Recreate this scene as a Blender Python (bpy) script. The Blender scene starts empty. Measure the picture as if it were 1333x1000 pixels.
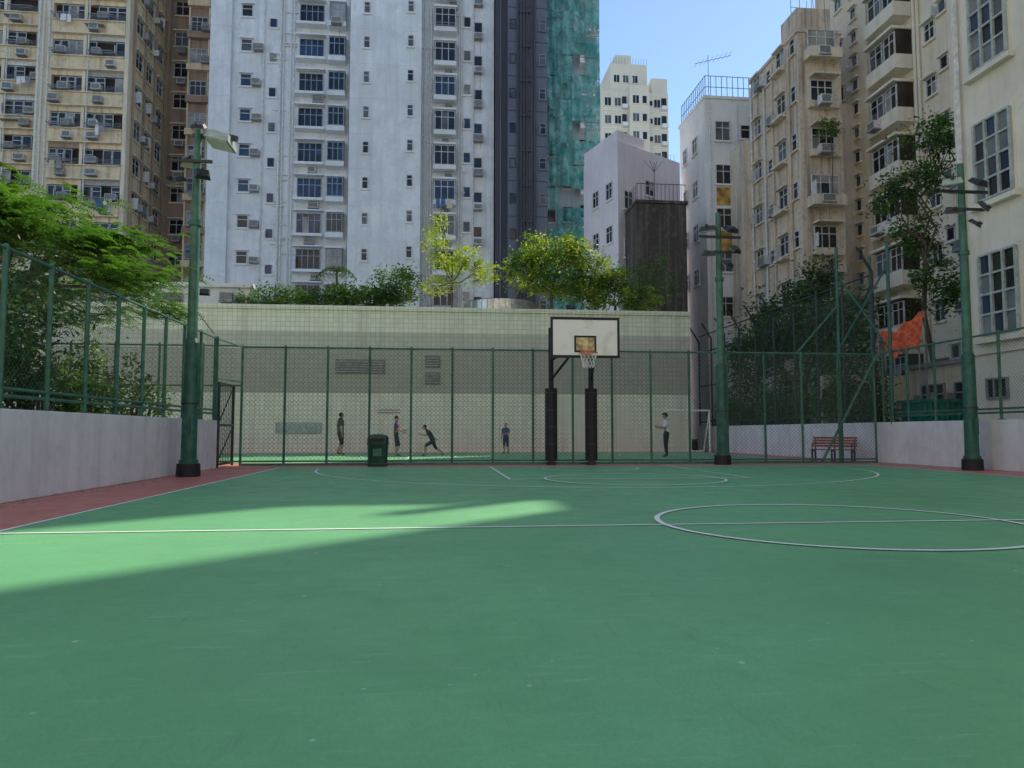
import bpy, bmesh, math, random
from mathutils import Vector, Matrix
random.seed(7)
R=random.random
def U(a,b): return a+(b-a)*random.random()
scene=bpy.context.scene
scene.view_settings.view_transform='Standard'
scene.view_settings.look='None'
scene.view_settings.exposure=0

# ------------------------------------------------------------ materials
def new_mat(name):
    m=bpy.data.materials.new(name); m.use_nodes=True
    nt=m.node_tree; b=nt.nodes['Principled BSDF']
    return m,nt,b
def N(nt,t,**kw):
    n=nt.nodes.new(t)
    for k,v in kw.items(): setattr(n,k,v)
    return n
def L(nt,a,b): nt.links.new(a,b)
def col(c): return (c[0],c[1],c[2],1)
def mixrgb(nt,fac,a,b,mode='MIX'):
    n=N(nt,'ShaderNodeMix',data_type='RGBA',blend_type=mode)
    for s,v in ((n.inputs[0],fac),(n.inputs[6],a),(n.inputs[7],b)):
        if hasattr(v,'links'): L(nt,v,s)
        elif isinstance(v,(tuple,list)): s.default_value=col(v)
        else: s.default_value=v
    return n.outputs[2]
def mapping(nt,scale):
    tc=N(nt,'ShaderNodeTexCoord'); mp=N(nt,'ShaderNodeMapping')
    mp.inputs['Scale'].default_value=scale
    L(nt,tc.outputs['Object'],mp.inputs[0]); return mp.outputs[0]
def noise(nt,vec,scale,detail=4,rough=.55):
    n=N(nt,'ShaderNodeTexNoise'); n.inputs['Scale'].default_value=scale
    n.inputs['Detail'].default_value=detail; n.inputs['Roughness'].default_value=rough
    if vec is not None: L(nt,vec,n.inputs['Vector'])
    return n.outputs[0]
def ramp(nt,v,a,b,lo=0.,hi=1.):
    n=N(nt,'ShaderNodeMapRange'); n.clamp=True
    n.inputs[1].default_value=a; n.inputs[2].default_value=b
    n.inputs[3].default_value=lo; n.inputs[4].default_value=hi
    L(nt,v,n.inputs[0]); return n.outputs[0]
def bump(nt,b,h,st=.3,d=.02):
    n=N(nt,'ShaderNodeBump'); n.inputs['Strength'].default_value=st; n.inputs['Distance'].default_value=d
    L(nt,h,n.inputs['Height']); L(nt,n.outputs[0],b.inputs['Normal'])
def plain(name,c,rough=.6,metal=0,var=.15,scale=6):
    m,nt,b=new_mat(name)
    v=mapping(nt,(1,1,1)); n=noise(nt,v,scale,1)
    d=tuple(x*(1-var*1.5) for x in c); e=tuple(min(1,x*(1+var)) for x in c)
    L(nt,mixrgb(nt,ramp(nt,n,.3,.7),d,e),b.inputs['Base Color'])
    b.inputs['Roughness'].default_value=rough; b.inputs['Metallic'].default_value=metal
    return m
def wall_mat(name,c,g,amt=.6,streak=1.0,scale=.25,mottle=0):
    m,nt,b=new_mat(name)
    vs=mapping(nt,(1.3,1.3,.07)); s=noise(nt,vs,1.6,4,.65)
    vb=mapping(nt,(1,1,1)); bl=noise(nt,vb,scale,3,.6); fine=noise(nt,vb,3.2,3,.7)
    base=mixrgb(nt,ramp(nt,bl,.35,.7),c,tuple(x*.84 for x in c))
    base=mixrgb(nt,ramp(nt,s,.48,.75,0,amt*streak),base,g)
    base=mixrgb(nt,ramp(nt,fine,.52,.8,0,amt*.7),base,g)
    if mottle:
        mt=noise(nt,mapping(nt,(1,1,.8)),.9,4,.7)
        base=mixrgb(nt,ramp(nt,mt,.45,.62,0,mottle),base,tuple(x*.74 for x in c))  # blotches put window-reflected light, and stains, into the wall colour
    L(nt,base,b.inputs['Base Color']); b.inputs['Roughness'].default_value=.85
    return m
def glass_mat(name,c,rough=.08):
    m,nt,b=new_mat(name)
    v=mapping(nt,(1,1,1)); n=noise(nt,v,.9,1)
    L(nt,mixrgb(nt,ramp(nt,n,.35,.65),tuple(x*.5 for x in c),c),b.inputs['Base Color'])
    b.inputs['Roughness'].default_value=rough; b.inputs['IOR'].default_value=1.5
    return m
def leaf_mat(name,a,b2,tr=.35):
    m,nt,b=new_mat(name)
    g=N(nt,'ShaderNodeNewGeometry'); v=mapping(nt,(1,1,1)); n=noise(nt,v,1.1,1)
    c=mixrgb(nt,g.outputs['Random Per Island'],a,b2)
    c=mixrgb(nt,ramp(nt,n,.35,.7),c,tuple(x*.6 for x in a))
    L(nt,c,b.inputs['Base Color']); b.inputs['Roughness'].default_value=.55
    t=N(nt,'ShaderNodeBsdfTranslucent'); L(nt,mixrgb(nt,1.0,c,(1.4,1.6,.7),'MULTIPLY'),t.inputs[0])
    mx=N(nt,'ShaderNodeMixShader'); mx.inputs[0].default_value=tr
    L(nt,b.outputs[0],mx.inputs[1]); L(nt,t.outputs[0],mx.inputs[2])
    L(nt,mx.outputs[0],nt.nodes['Material Output'].inputs[0])
    return m

def court_mat(name,c):
    m,nt,b=new_mat(name)
    v=mapping(nt,(1,1,1))
    big=noise(nt,v,.35,3,.6); mid=noise(nt,v,2.2,5,.7)
    base=mixrgb(nt,ramp(nt,big,.3,.7),tuple(x*.84 for x in c),tuple(min(1,x*1.12) for x in c))
    base=mixrgb(nt,ramp(nt,mid,.45,.72,0,.5),base,tuple(x*.76 for x in c))
    gray=(c[0]+.2,c[1]+.16,c[2]+.17)
    vs=mapping(nt,(.6,7,1)); sc=noise(nt,vs,2.2,6,.8)
    base=mixrgb(nt,ramp(nt,sc,.57,.66,0,.42),base,gray)
    vs2=mapping(nt,(6,.8,1)); sc2=noise(nt,vs2,2.3,6,.8)
    base=mixrgb(nt,ramp(nt,sc2,.59,.67,0,.5),base,tuple(x*.6 for x in c))
    for scl,thr,k in ((2.1,.035,.8),(5.3,.06,.5)):
        vo=N(nt,'ShaderNodeTexVoronoi'); vo.inputs['Scale'].default_value=scl; L(nt,v,vo.inputs['Vector'])
        base=mixrgb(nt,ramp(nt,vo.outputs['Distance'],thr*.7,thr,k,0),base,(.6,.68,.6))
    fin=noise(nt,v,70,1,.5)
    base=mixrgb(nt,ramp(nt,fin,.4,.7,0,.3),base,tuple(x*.7 for x in c))
    L(nt,base,b.inputs['Base Color'])
    L(nt,ramp(nt,mid,.3,.7,.38,.6),b.inputs['Roughness'])
    bump(nt,b,fin,.25,.003)
    return m
M={}
M['green']=court_mat('green_acrylic',(.155,.45,.195))
M['red']=court_mat('red_acrylic',(.60,.20,.15))
def line_mat():
    m,nt,b=new_mat('line_paint'); v=mapping(nt,(1,1,1)); n=noise(nt,v,9,4,.7)
    L(nt,mixrgb(nt,ramp(nt,n,.58,.75,0,.45),(.9,.9,.88),(.4,.55,.45)),b.inputs['Base Color']); b.inputs['Roughness'].default_value=.5
    return m
M['line']=line_mat()
M['asphalt']=plain('asphalt',(.2,.2,.19),.9)
M['soil']=plain('soil',(.07,.055,.035),.95)
M['lowwall']=wall_mat('painted_low_wall',(.82,.79,.8),(.45,.42,.42),.5,1,.8)
M['fgreen']=plain('green_fence_paint',(.055,.165,.115),.45,0,.2)
M['pgreen']=plain('green_pole_paint',(.025,.115,.085),.4,0,.2)
M['wire']=plain('chain_link_wire',(.09,.15,.12),.5,.0)
M['dark']=plain('dark_steel',(.03,.035,.04),.5)
M['black']=plain('black_padding',(.012,.012,.014),.6)
M['white']=plain('white_paint',(.85,.85,.83),.5,0,.06)
M['metal']=plain('stainless_steel',(.55,.55,.5),.3,.8)
M['bgray']=plain('louver_grey',(.2,.21,.2),.6)

def tile_mat():
    m,nt,b=new_mat('mosaic_tile_wall')
    tc=N(nt,'ShaderNodeTexCoord'); sx=N(nt,'ShaderNodeSeparateXYZ'); L(nt,tc.outputs['Object'],sx.inputs[0])
    cb=N(nt,'ShaderNodeCombineXYZ'); L(nt,sx.outputs[0],cb.inputs[0]); L(nt,sx.outputs[2],cb.inputs[1])
    br=N(nt,'ShaderNodeTexBrick'); br.offset=0; L(nt,cb.outputs[0],br.inputs['Vector'])
    br.inputs['Scale'].default_value=1; br.inputs['Brick Width'].default_value=.22; br.inputs['Row Height'].default_value=.22
    br.inputs['Mortar Size'].default_value=.014; br.inputs['Bias'].default_value=0
    br.inputs['Color1'].default_value=(1,1,1,1); br.inputs['Color2'].default_value=(.88,.9,.88,1); br.inputs['Mortar'].default_value=(.66,.66,.64,1)
    def gt(th):
        n=N(nt,'ShaderNodeMath',operation='GREATER_THAN'); L(nt,sx.outputs[2],n.inputs[0]); n.inputs[1].default_value=th; return n.outputs[0]
    c=mixrgb(nt,gt(2.8),(.86,.84,.69),(.43,.42,.36))
    c=mixrgb(nt,gt(4.88),c,(.58,.58,.49))
    c=mixrgb(nt,gt(5.7),c,(.84,.86,.69))
    c=mixrgb(nt,1.0,c,br.outputs[0],'MULTIPLY')
    vs=mapping(nt,(1.3,1.3,.07)); s=noise(nt,vs,1.3,4,.65)
    c=mixrgb(nt,ramp(nt,s,.5,.75,0,.45),c,(.34,.32,.26))
    L(nt,c,b.inputs['Base Color']); b.inputs['Roughness'].default_value=.4
    return m
M['tile']=tile_mat()

# ------------------------------------------------------------ mesh builder
class MB:
    def __init__(s): s.v=[]; s.f=[]; s.m=[]; s.mats=[]
    def mi(s,mat):
        if mat not in s.mats: s.mats.append(mat)
        return s.mats.index(mat)
    def face(s,pts,mat):
        n=len(s.v); s.v.extend([tuple(p) for p in pts]); s.f.append(tuple(range(n,n+len(pts)))); s.m.append(s.mi(mat))
    def hexa(s,p,mat):
        n=len(s.v); s.v.extend([tuple(q) for q in p]); k=s.mi(mat)
        for f in ((0,3,2,1),(4,5,6,7),(0,1,5,4),(1,2,6,5),(2,3,7,6),(3,0,4,7)):
            s.f.append(tuple(n+i for i in f)); s.m.append(k)
    def box(s,x0,x1,y0,y1,z0,z1,mat):
        s.hexa([(x0,y0,z0),(x1,y0,z0),(x1,y1,z0),(x0,y1,z0),(x0,y0,z1),(x1,y0,z1),(x1,y1,z1),(x0,y1,z1)],mat)
    def rbox(s,c,size,rot,mat,taper=1.0):
        hx,hy,hz=[a/2 for a in size]; c=Vector(c); pts=[]
        for z,t in ((-hz,1),(hz,taper)):
            for x,y in ((-hx,-hy),(hx,-hy),(hx,hy),(-hx,hy)):
                pts.append(c+rot@Vector((x*t,y*t,z)))
        s.hexa(pts,mat)
    def cyl(s,p0,p1,r0,r1,mat,n=8,cap=True):
        p0=Vector(p0); p1=Vector(p1); d=(p1-p0)
        if d.length<1e-6: return
        d.normalize(); a=d.orthogonal().normalized(); b=d.cross(a); k=s.mi(mat); i0=len(s.v)
        for p,r in ((p0,r0),(p1,r1)):
            for i in range(n):
                t=2*math.pi*i/n; s.v.append(tuple(p+a*(r*math.cos(t))+b*(r*math.sin(t))))
        for i in range(n):
            j=(i+1)%n; s.f.append((i0+i,i0+j,i0+n+j,i0+n+i)); s.m.append(k)
        if cap:
            s.f.append(tuple(i0+n-1-i for i in range(n))); s.m.append(k)
            s.f.append(tuple(i0+n+i for i in range(n))); s.m.append(k)
    def prism(s,poly,z0,z1,mat,top=None):
        n=len(poly)
        for i in range(n):
            a=poly[i]; b=poly[(i+1)%n]
            s.face([(a[0],a[1],z0),(b[0],b[1],z0),(b[0],b[1],z1),(a[0],a[1],z1)],mat)
        s.face([(p[0],p[1],z1) for p in poly],top or mat)
    def build(s,name,smooth=False,bevel=0):
        me=bpy.data.meshes.new(name); me.from_pydata(s.v,[],s.f)
        for m in s.mats: me.materials.append(m)
        me.polygons.foreach_set('material_index',s.m)
        if smooth: me.polygons.foreach_set('use_smooth',[True]*len(s.f))
        me.update()
        o=bpy.data.objects.new(name,me); scene.collection.objects.link(o)
        if bevel:
            md=o.modifiers.new('bevel','BEVEL'); md.width=bevel; md.segments=2
        if smooth:
            md=o.modifiers.new('es','EDGE_SPLIT'); md.split_angle=math.radians(40)
        return o
class Fc:
    """a facade: origin, direction along the wall; outward normal to the right-hand side"""
    def __init__(s,mb,ox,oy,ux,uy):
        l=math.hypot(ux,uy); s.mb=mb; s.o=(ox,oy); s.u=(ux/l,uy/l); s.n=(uy/l,-ux/l); s.w=l
    def P(s,u,d,z): return (s.o[0]+s.u[0]*u+s.n[0]*d, s.o[1]+s.u[1]*u+s.n[1]*d, z)
    def box(s,u0,u1,z0,z1,d0,d1,mat):
        s.mb.hexa([s.P(u0,d1,z0),s.P(u1,d1,z0),s.P(u1,d0,z0),s.P(u0,d0,z0),s.P(u0,d1,z1),s.P(u1,d1,z1),s.P(u1,d0,z1),s.P(u0,d0,z1)],mat)
    def win(s,u,z,w,h,fm,gl,nv=1,transom=True,sill=None,hood=0,d=0,fr=.05,wallm=None):
        g=random.choice(gl)
        s.box(u-w/2,u+w/2,z-h/2,z+h/2,d-.05,d+.02,g)
        if R()<.45 and nv>0:
            k=random.randint(0,nv); pw=w/(nv+1)
            s.box(u-w/2+k*pw,u-w/2+(k+1)*pw,z-h/2+h*random.choice((0,0,.4)),z+h/2*(.2+.8*R()),d,d+.03,random.choice(gl+[G_cur]))
        e=.08
        s.box(u-w/2-fr,u-w/2,z-h/2-fr,z+h/2+fr,d,d+e,fm); s.box(u+w/2,u+w/2+fr,z-h/2-fr,z+h/2+fr,d,d+e,fm)
        s.box(u-w/2,u+w/2,z+h/2,z+h/2+fr,d,d+e,fm); s.box(u-w/2,u+w/2,z-h/2-fr,z-h/2,d,d+e,fm)
        for i in range(nv):
            x=u-w/2+w*(i+1)/(nv+1); s.box(x-.025,x+.025,z-h/2,z+h/2,d,d+.06,fm)
        if transom: s.box(u-w/2,u+w/2,z+h*.17-.025,z+h*.17+.025,d,d+.055,fm)
        if sill: s.box(u-w/2-.15,u+w/2+.15,z-h/2-.16,z-h/2-.052,d,d+.16,sill)
        if hood and sill: s.box(u-w/2-.15,u+w/2+.15,z+h/2+.07,z+h/2+.17,d,d+hood,sill)
        if R()<.15:
            pw=w/(nv+1); s.box(u-w/2,u-w/2+.03,z-h/2,z+h*.17,d+.08,d+.08+pw*.8,fm)
    def ac(s,u,z,d=0,m=None):
        w=.62+.2*R(); h=.42+.1*R(); m=m or random.choice(ACM)
        s.box(u-w/2,u+w/2,z-h/2,z+h/2,d,d+.45,m)
        s.box(u-w/2+.05,u+w/2-.05,z-h/2+.05,z+h/2-.05,d+.45,d+.46,M['bgray'])
        s.box(u-w/2,u+w/2,z-h/2-.08,z-h/2-.02,d,d+.5,STEEL)
        if R()<.5: s.box(u-.03+w*.3,u+w*.3,z-h/2-U(.4,1.6),z-h/2-.08,d,d+.012,STAIN)
    def pipe(s,u,z0,z1,r,mat,d=.12):
        s.mb.cyl(s.P(u,d,z0),s.P(u,d,z1),r,r,mat,6,False)
    def rack(s,u,z,w,d=0):
        for k in (0,1):
            s.box(u-w/2,u+w/2,z-.02,z+.02,d+.5+k*.35,d+.54+k*.35,STEEL)
        s.box(u-w/2,u-w/2+.03,z-.02,z+.02,d,d+.9,STEEL); s.box(u+w/2-.03,u+w/2,z-.02,z+.02,d,d+.9,STEEL)
    def clothes(s,u,z,w,d=0):
        x=u-w/2
        while x<u+w/2:
            cw=U(.2,.45); hh=U(.35,.8)
            if R()<.75: s.box(x,x+cw,z-hh,z,d+.6,d+.62,random.choice(CLOTH))
            x+=cw+U(.03,.15)
ACM=[plain('ac_beige',(.6,.57,.5),.6),plain('ac_white',(.72,.72,.7),.6),plain('ac_grey',(.42,.41,.38),.6)]
STEEL=plain('grey_steel',(.28,.28,.28),.6); STAIN=plain('drip_stain',(.3,.26,.2),.9)
CLOTH=[plain('cloth_white',(.8,.8,.8),.9),plain('cloth_blue',(.08,.15,.35),.9),plain('cloth_red',(.45,.06,.05),.9),plain('cloth_grey',(.3,.3,.32),.9),plain('cloth_cream',(.6,.55,.4),.9)]
G_dark=glass_mat('window_dark',(.02,.025,.03)); G_blue=glass_mat('window_blue',(.035,.06,.12)); G_grey=glass_mat('window_grey',(.14,.15,.16),.2)
G_cur=glass_mat('window_curtain',(.42,.4,.36),.25); G_brown=glass_mat('window_brown',(.05,.035,.025),.2)

# ------------------------------------------------------------ ground
def sheet(name,x0,x1,y0,y1,z,mat):
    mb=MB(); mb.face([(x0,y0,z),(x1,y0,z),(x1,y1,z),(x0,y1,z)],mat); return mb.build(name)
sheet('ground',-900,900,-900,900,-.02,M['asphalt'])
XL,XR,YF=-5.75,14.0,21.7
mb=MB(); mb.face([(XL,-16,0),(XR,-16,0),(XR,20.1,0),(XL,20.1,0)],M['red']); mb.face([(-16,20.1,0),(XR,20.1,0),(XR,35,0),(-16,35,0)],M['red']); mb.build('court_border')
mb=MB()
mb.face([(-4.15,-13,.004),(12.5,-13,.004),(12.5,20.2,.004),(-4.15,20.2,.004)],M['green'])
mb.face([(-14,23.3,.004),(12.6,23.3,.004),(12.6,33.9,.004),(-14,33.9,.004)],M['green'])
mb.build('court_surface')
mb=MB(); Z=.008
def ln(x0,y0,x1,y1,w=.055):
    d=Vector((x1-x0,y1-y0)).normalized(); n=Vector((-d.y,d.x))*w/2
    mb.face([(x0+n.x,y0+n.y,Z),(x0-n.x,y0-n.y,Z),(x1-n.x,y1-n.y,Z),(x1+n.x,y1+n.y,Z)][::-1],M['line'])
def arc(cx,cy,r,a0,a1,w=.055,n=96):
    for i in range(n):
        p=[]
        for a,rr in ((i,r-w/2),(i,r+w/2),(i+1,r+w/2),(i+1,r-w/2)):
            t=math.radians(a0+(a1-a0)*a/n); p.append((cx+rr*math.cos(t),cy+rr*math.sin(t),Z))
        mb.face(p,M['line'])
ln(-4.15,-13,-4.15,20.2); ln(12.5,-13,12.5,20.2); ln(-4.12,20.2,12.47,20.2)
Z=.011; ln(-4.12,7.35,12.47,7.35); Z=.014; arc(4.2,7.35,1.85,0,360,.06)
arc(4.0,19.2,6.95,180,360); Z=.017
ln(1.5,20.17,1.5,14.6); ln(6.5,20.17,6.5,14.6); Z=.02; ln(1.5,14.6,6.5,14.6)
Z=.023; arc(4.0,14.5,1.8,0,360); arc(4,18.8,1.25,180,360)
Z=.011
ln(-13.8,23.6,12.4,23.6);ln(-13.8,33.6,12.4,33.6);ln(-13.8,23.6,-13.8,33.6);ln(12.4,23.6,12.4,33.6)
Z=.014; ln(-1,23.6,-1,33.6); Z=.017; arc(-1,28.5,1.8,0,360); arc(12.4,28.5,5,90,270); arc(-13.8,28.5,5,-90,90)
mb.build('court_markings')

mb=MB(); mb.box(XL-.2,XL,-16,20.1,0,1.27,M['lowwall']); mb.build('low_boundary_wall',bevel=.015)
mb=MB(); mb.box(XR,XR+.2,-16,38,0,1.27,M['lowwall']); mb.build('low_boundary_wall',bevel=.015)
mb=MB(); mb.box(-19.5,XL-.2,-10,20.0,-.01,1.05,M['soil']); mb.box(-30,XL-.2,20.0,20.1,-.01,1.2,M['lowwall']); mb.build('planting_bed')
mb=MB(); mb.box(XR+.2,26,-10,48,-.01,.5,M['soil']); mb.build('planting_bed')

# ------------------------------------------------------------ chain link fences
def link(mb,ox,oy,ux,uy,Lh,z0,z1,sp=.085,w=.007,off=0):
    H=z1-z0; q=w/2/1.4142; nx,ny=uy,-ux
    def seg(a,za,b,zb,dx,dz,o):
        P=lambda u,z:(ox+ux*u+nx*o,oy+uy*u+ny*o,z)
        mb.face([P(a-dx,za-dz),P(b-dx,zb-dz),P(b+dx,zb+dz),P(a+dx,za+dz)],M['wire'])
    c=-H
    while c<Lh:
        a=max(0,c); b=min(Lh,c+H)
        if b-a>.01:
            seg(a,z0+a-c,b,z0+b-c,-q,q,off)
            seg(a,z1-(a-c),b,z1-(b-c),q,q,off+.004)
        c+=sp*1.4142
def post(mb,x,y,z0,z1,r=.038,m=None):
    mb.cyl((x,y,z0),(x,y,z1),r,r,m or M['fgreen'],10)
    mb.cyl((x,y,z1),(x,y,z1+.03),r*1.1,r*.6,m or M['fgreen'],10)
mb=MB(); n=16; st=(XR-.2-(XL+.2))/n
for i in range(n+1): post(mb,XL+.2+i*st,YF,0,3.45,.036,M['pgreen'] if i%2 else None)
mb.cyl((XL+.2,YF,3.42),(XR-.2,YF,3.42),.03,.03,M['fgreen'],8)
mb.cyl((XL+.2,YF,.12),(XR-.2,YF,.12),.025,.025,M['fgreen'],8)
mb.box(XL+.2,XR-.2,YF-.06,YF+.06,0,.06,M['fgreen'])
link(mb,XL+.2,YF,1,0,XR-XL-.4,.12,3.4,.085,.0065,.04)
mb.build('chain_link_fence')
def side_fence(x,y0,y1,z0,z1,m=None,mesh=True):
    mb=MB(); y=y1
    while y>=y0:
        post(mb,x,y,z0,z1,.038,m); mb.box(x-.08,x+.08,y-.06,y+.06,z0,z0+.02,M['fgreen']); y-=1.2
    for z in (z1-.03,z0+.18,z0+.28): mb.cyl((x,y0,z),(x,y1,z),.026,.026,m or M['fgreen'],8)
    if mesh: link(mb,x,y1,0,-1,y1-y0,z0+.18,z1-.05,.07,.0055,.04)
    return mb
side_fence(XL-.1,2,20.1,1.27,3.5).build('chain_link_fence')
side_fence(XR+.1,6,21.7,1.27,3.5).build('chain_link_fence')
mb=MB()
y=22.2
while y<38:
    h=7.0 if y<26 else 6.6
    mb.cyl((XR+.15,y,0),(XR+.15,y,h-.8),.05,.05,M['dark'],8); mb.cyl((XR+.15,y,h-.8),(XR-.35,y,h),.045,.04,M['dark'],8)
    y+=1.75
for z in (1.5,3.4,5.2,6.1): mb.cyl((XR+.15,22.2,z),(XR+.15,37.9,z),.03,.03,M['dark'],6)
for a in range(0,5):
    yy=22.2+a*1.75; mb.cyl((XR+.15,yy,5.9),(XR+.15,yy+1.75,3.4),.03,.03,M['dark'],6)
link(mb,XR+.15,37.9,0,-1,15.7,1.3,6.0,.11,.008,.04)
mb.build('tall_steel_fence')
mb=MB()
for px,py in ((XR+.05,21.2),(XR-1.2,21.95),(XR+.6,23)):
    mb.cyl((px,py,0 if px<XR else 1.2),(px,py,6.9),.06,.05,M['pgreen'],8)
mb.cyl((XR-1.2,21.95,6.0),(XR+.05,21.2,3.5),.035,.035,M['pgreen'],6); mb.cyl((XR-1.2,21.95,3.6),(XR+.05,21.2,6.2),.035,.035,M['pgreen'],6)
mb.cyl((XR-1.9,21.9,0.02),(XR-.2,21.5,3.4),.04,.04,M['fgreen'],6); mb.cyl((XR-1.2,21.95,5.0),(XR-2.6,22.0,3.45),.035,.035,M['pgreen'],6)
mb.build('braced_steel_frame')
mb=MB()
gy0,gy1=20.15,21.6
for yy in (gy0,gy1): mb.box(XL-.03,XL+.03,yy-.03,yy+.03,0.02,2.3,M['dark'])
for z in (.1,1.15,2.27): mb.box(XL-.028,XL+.028,gy0+.03,gy1-.03,z-.03,z+.03,M['dark'])
mb.cyl((XL,gy0,1.15),(XL,gy1,2.25),.02,.02,M['dark'],6); mb.cyl((XL,gy0,.15),(XL,gy1,1.12),.02,.02,M['dark'],6)
for k in range(1,9): mb.cyl((XL,gy0+k*.16,.12),(XL,gy0+k*.16,2.26),.008,.008,M['dark'],4)
link(mb,XL,gy1,0,-1,1.45,.1,2.25,.06,.007,.02)
post(mb,XL-.05,20.12,0,3.5); mb.cyl((XL-.05,20.12,3.45),(XL+.2,YF,3.42),.026,.026,M['fgreen'],6); mb.cyl((XL-.05,20.12,2.4),(XL+.2,YF,2.4),.026,.026,M['fgreen'],6)
mb.build('steel_gate')
mb=MB(); x=XL-.9
while x>-15: post(mb,x,YF,0,3.5); x-=1.2
for z in (3.45,2.3,.12): mb.cyl((-15,YF,z),(XL+.2,YF,z),.026,.026,M['fgreen'],6)
link(mb,-15,YF,1,0,15+XL,.12,3.4,.1,.007,.04); mb.build('chain_link_fence')

# ------------------------------------------------------------ lamp poles
def flood(mb,c,yaw,tilt,s=.4,mat=None):
    rot=Matrix.Rotation(yaw,3,'Z')@Matrix.Rotation(tilt,3,'X')
    mb.rbox(c,(s,s*.75,s*.28),rot,mat or M['dark'],.75)
    mb.rbox(Vector(c)-rot@Vector((0,0,s*.15)),(s*.88,s*.62,.02),rot,LENS)
    mb.rbox(Vector(c)+rot@Vector((0,-s*.3,s*.16)),(s*.15,s*.3,s*.15),rot,M['dark'])
LENS=plain('lamp_glass',(.8,.82,.75),.15,0,.05)
GREYHEAD=plain('lamp_head_grey',(.4,.46,.43),.4)
def pole(name,x,y,H,kind):
    mb=MB()
    mb.cyl((x,y,0),(x,y,.28),.25,.24,M['black'],16); mb.cyl((x,y,.28),(x,y,2.9),.165,.15,M['pgreen'],16)
    mb.cyl((x,y,.28),(x,y,.36),.2,.2,M['pgreen'],16)
    mb.cyl((x,y,2.9),(x,y,3.0),.155,.11,M['pgreen'],16); mb.cyl((x,y,3.0),(x,y,5.6),.11,.1,M['fgreen'],16)
    mb.cyl((x,y,5.6),(x,y,H),.095,.08,M['fgreen'],16); mb.cyl((x,y,5.5),(x,y,5.62),.13,.13,M['pgreen'],16)
    mb.cyl((x,y,1.55),(x,y,1.6),.175,.175,M['dark'],16)
    mb.box(x-.07,x+.07,y-.19,y-.145,.9,1.3,M['pgreen'])
    if kind==0:
        mb.box(x-.1,x+.2,y-.05,y+.05,H-.25,H-.17,M['dark']); flood(mb,(x+.55,y-.15,H-.35),math.radians(90),math.radians(12),.72,GREYHEAD)
        flood(mb,(x+.1,y-.3,H-.1),0,math.radians(30),.3)
        mb.box(x-.55,x+.35,y-.13,y-.07,H-.85,H-.79,M['dark'])
        flood(mb,(x+.2,y-.25,H-1.15),.5,math.radians(60),.34); flood(mb,(x-.4,y-.2,H-1.3),-.5,math.radians(25),.42)
        flood(mb,(x-.25,y+.2,H-.75),.5,-math.radians(25),.36)
        mb.cyl((x+.1,y-.1,3.6),(x+.5,y-.15,3.1),.012,.012,M['black'],5); flood(mb,(x+.3,y-.2,4.0),.2,math.radians(60),.22)
    else:
        mb.box(x-.65,x+.65,y-.13,y-.07,H-.8,H-.73,M['dark']); mb.box(x-.5,x+.55,y-.13,y-.07,H-1.25,H-1.19,M['dark'])
        flood(mb,(x+.3,y-.25,H-.55),.3,math.radians(40),.42); flood(mb,(x+.45,y-.22,H-1.15),.6,math.radians(55),.36)
        flood(mb,(x-.42,y-.25,H-1.32),-.4,math.radians(20),.42); flood(mb,(x-.4,y-.2,H-.55),-.6,math.radians(10),.5,GREYHEAD if kind==2 else None)
        flood(mb,(x+.2,y-.2,H-1.6),.6,math.radians(40),.34)
    mb.build(name,smooth=True)
pole('floodlight_pole',-5.3,16.5,7.75,0)
pole('floodlight_pole',8.5,21.0,7.6,1)
pole('floodlight_pole',13.5,17.2,7.9,2)

# ------------------------------------------------------------ basketball hoop
mb=MB()
for x in (3.4,4.6):
    mb.cyl((x,21.3,0),(x,21.3,4.05),.075,.075,M['black'],12)
    mb.cyl((x,21.3,0.12),(x,21.3,2.25),.18,.18,M['black'],14); mb.cyl((x,21.3,0),(x,21.3,.1),.14,.14,M['dark'],10)
    for zz in (.6,1.1,1.6,2.1): mb.cyl((x,21.3,zz),(x,21.3,zz+.03),.186,.186,M['dark'],14)
    for z in (4.0,3.1):
        mb.cyl((x,21.3,z),(4.0+(x-4)*.55,19.3,z-.05 if z>3.5 else z+.1),.045,.045,M['black'],8)
    mb.cyl((x,21.3,2.5),(4.0+(x-4)*.55,19.35,3.1),.035,.035,M['black'],8)
mb.cyl((3.4,21.3,3.9),(4.6,21.3,3.9),.04,.04,M['black'],8)
by=19.2
board,nt_,b_=new_mat('backboard_paint')
v_=mapping(nt_,(1,1,1)); n1=noise(nt_,v_,2.3,4,.6)
L(nt_,mixrgb(nt_,ramp(nt_,n1,.52,.75,0,.6),(.88,.88,.86),(.6,.52,.4)),b_.inputs['Base Color']); b_.inputs['Roughness'].default_value=.4
wood=plain('worn_target',(.65,.5,.27),.6,0,.35,8)
mb.box(3.12,4.88,by,by+.04,3.02,3.98,board)
for a in ((3.06,4.94,2.95,3.02),(3.06,4.94,3.98,4.05),(3.06,3.12,3.02,3.98),(4.88,4.94,3.02,3.98)): mb.box(a[0],a[1],by-.012,by+.05,a[2],a[3],M['black'])
mb.box(3.74,4.26,by-.004,by,3.14,3.52,wood)
for a in ((3.7,4.3,3.10,3.15),(3.7,4.3,3.5,3.55),(3.7,3.75,3.15,3.5),(4.25,4.3,3.15,3.5)): mb.box(a[0],a[1],by-.01,by,a[2],a[3],M['black'])
ORG=plain('rim_orange',(.7,.13,.04),.4)
mb.box(3.88,4.12,by-.06,by-.011,2.98,3.14,ORG); mb.box(3.85,4.15,by-.2,by-.06,3.04,3.07,ORG)
cx,cy,cz,rr=4.0,by-.4,3.05,.23
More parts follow.
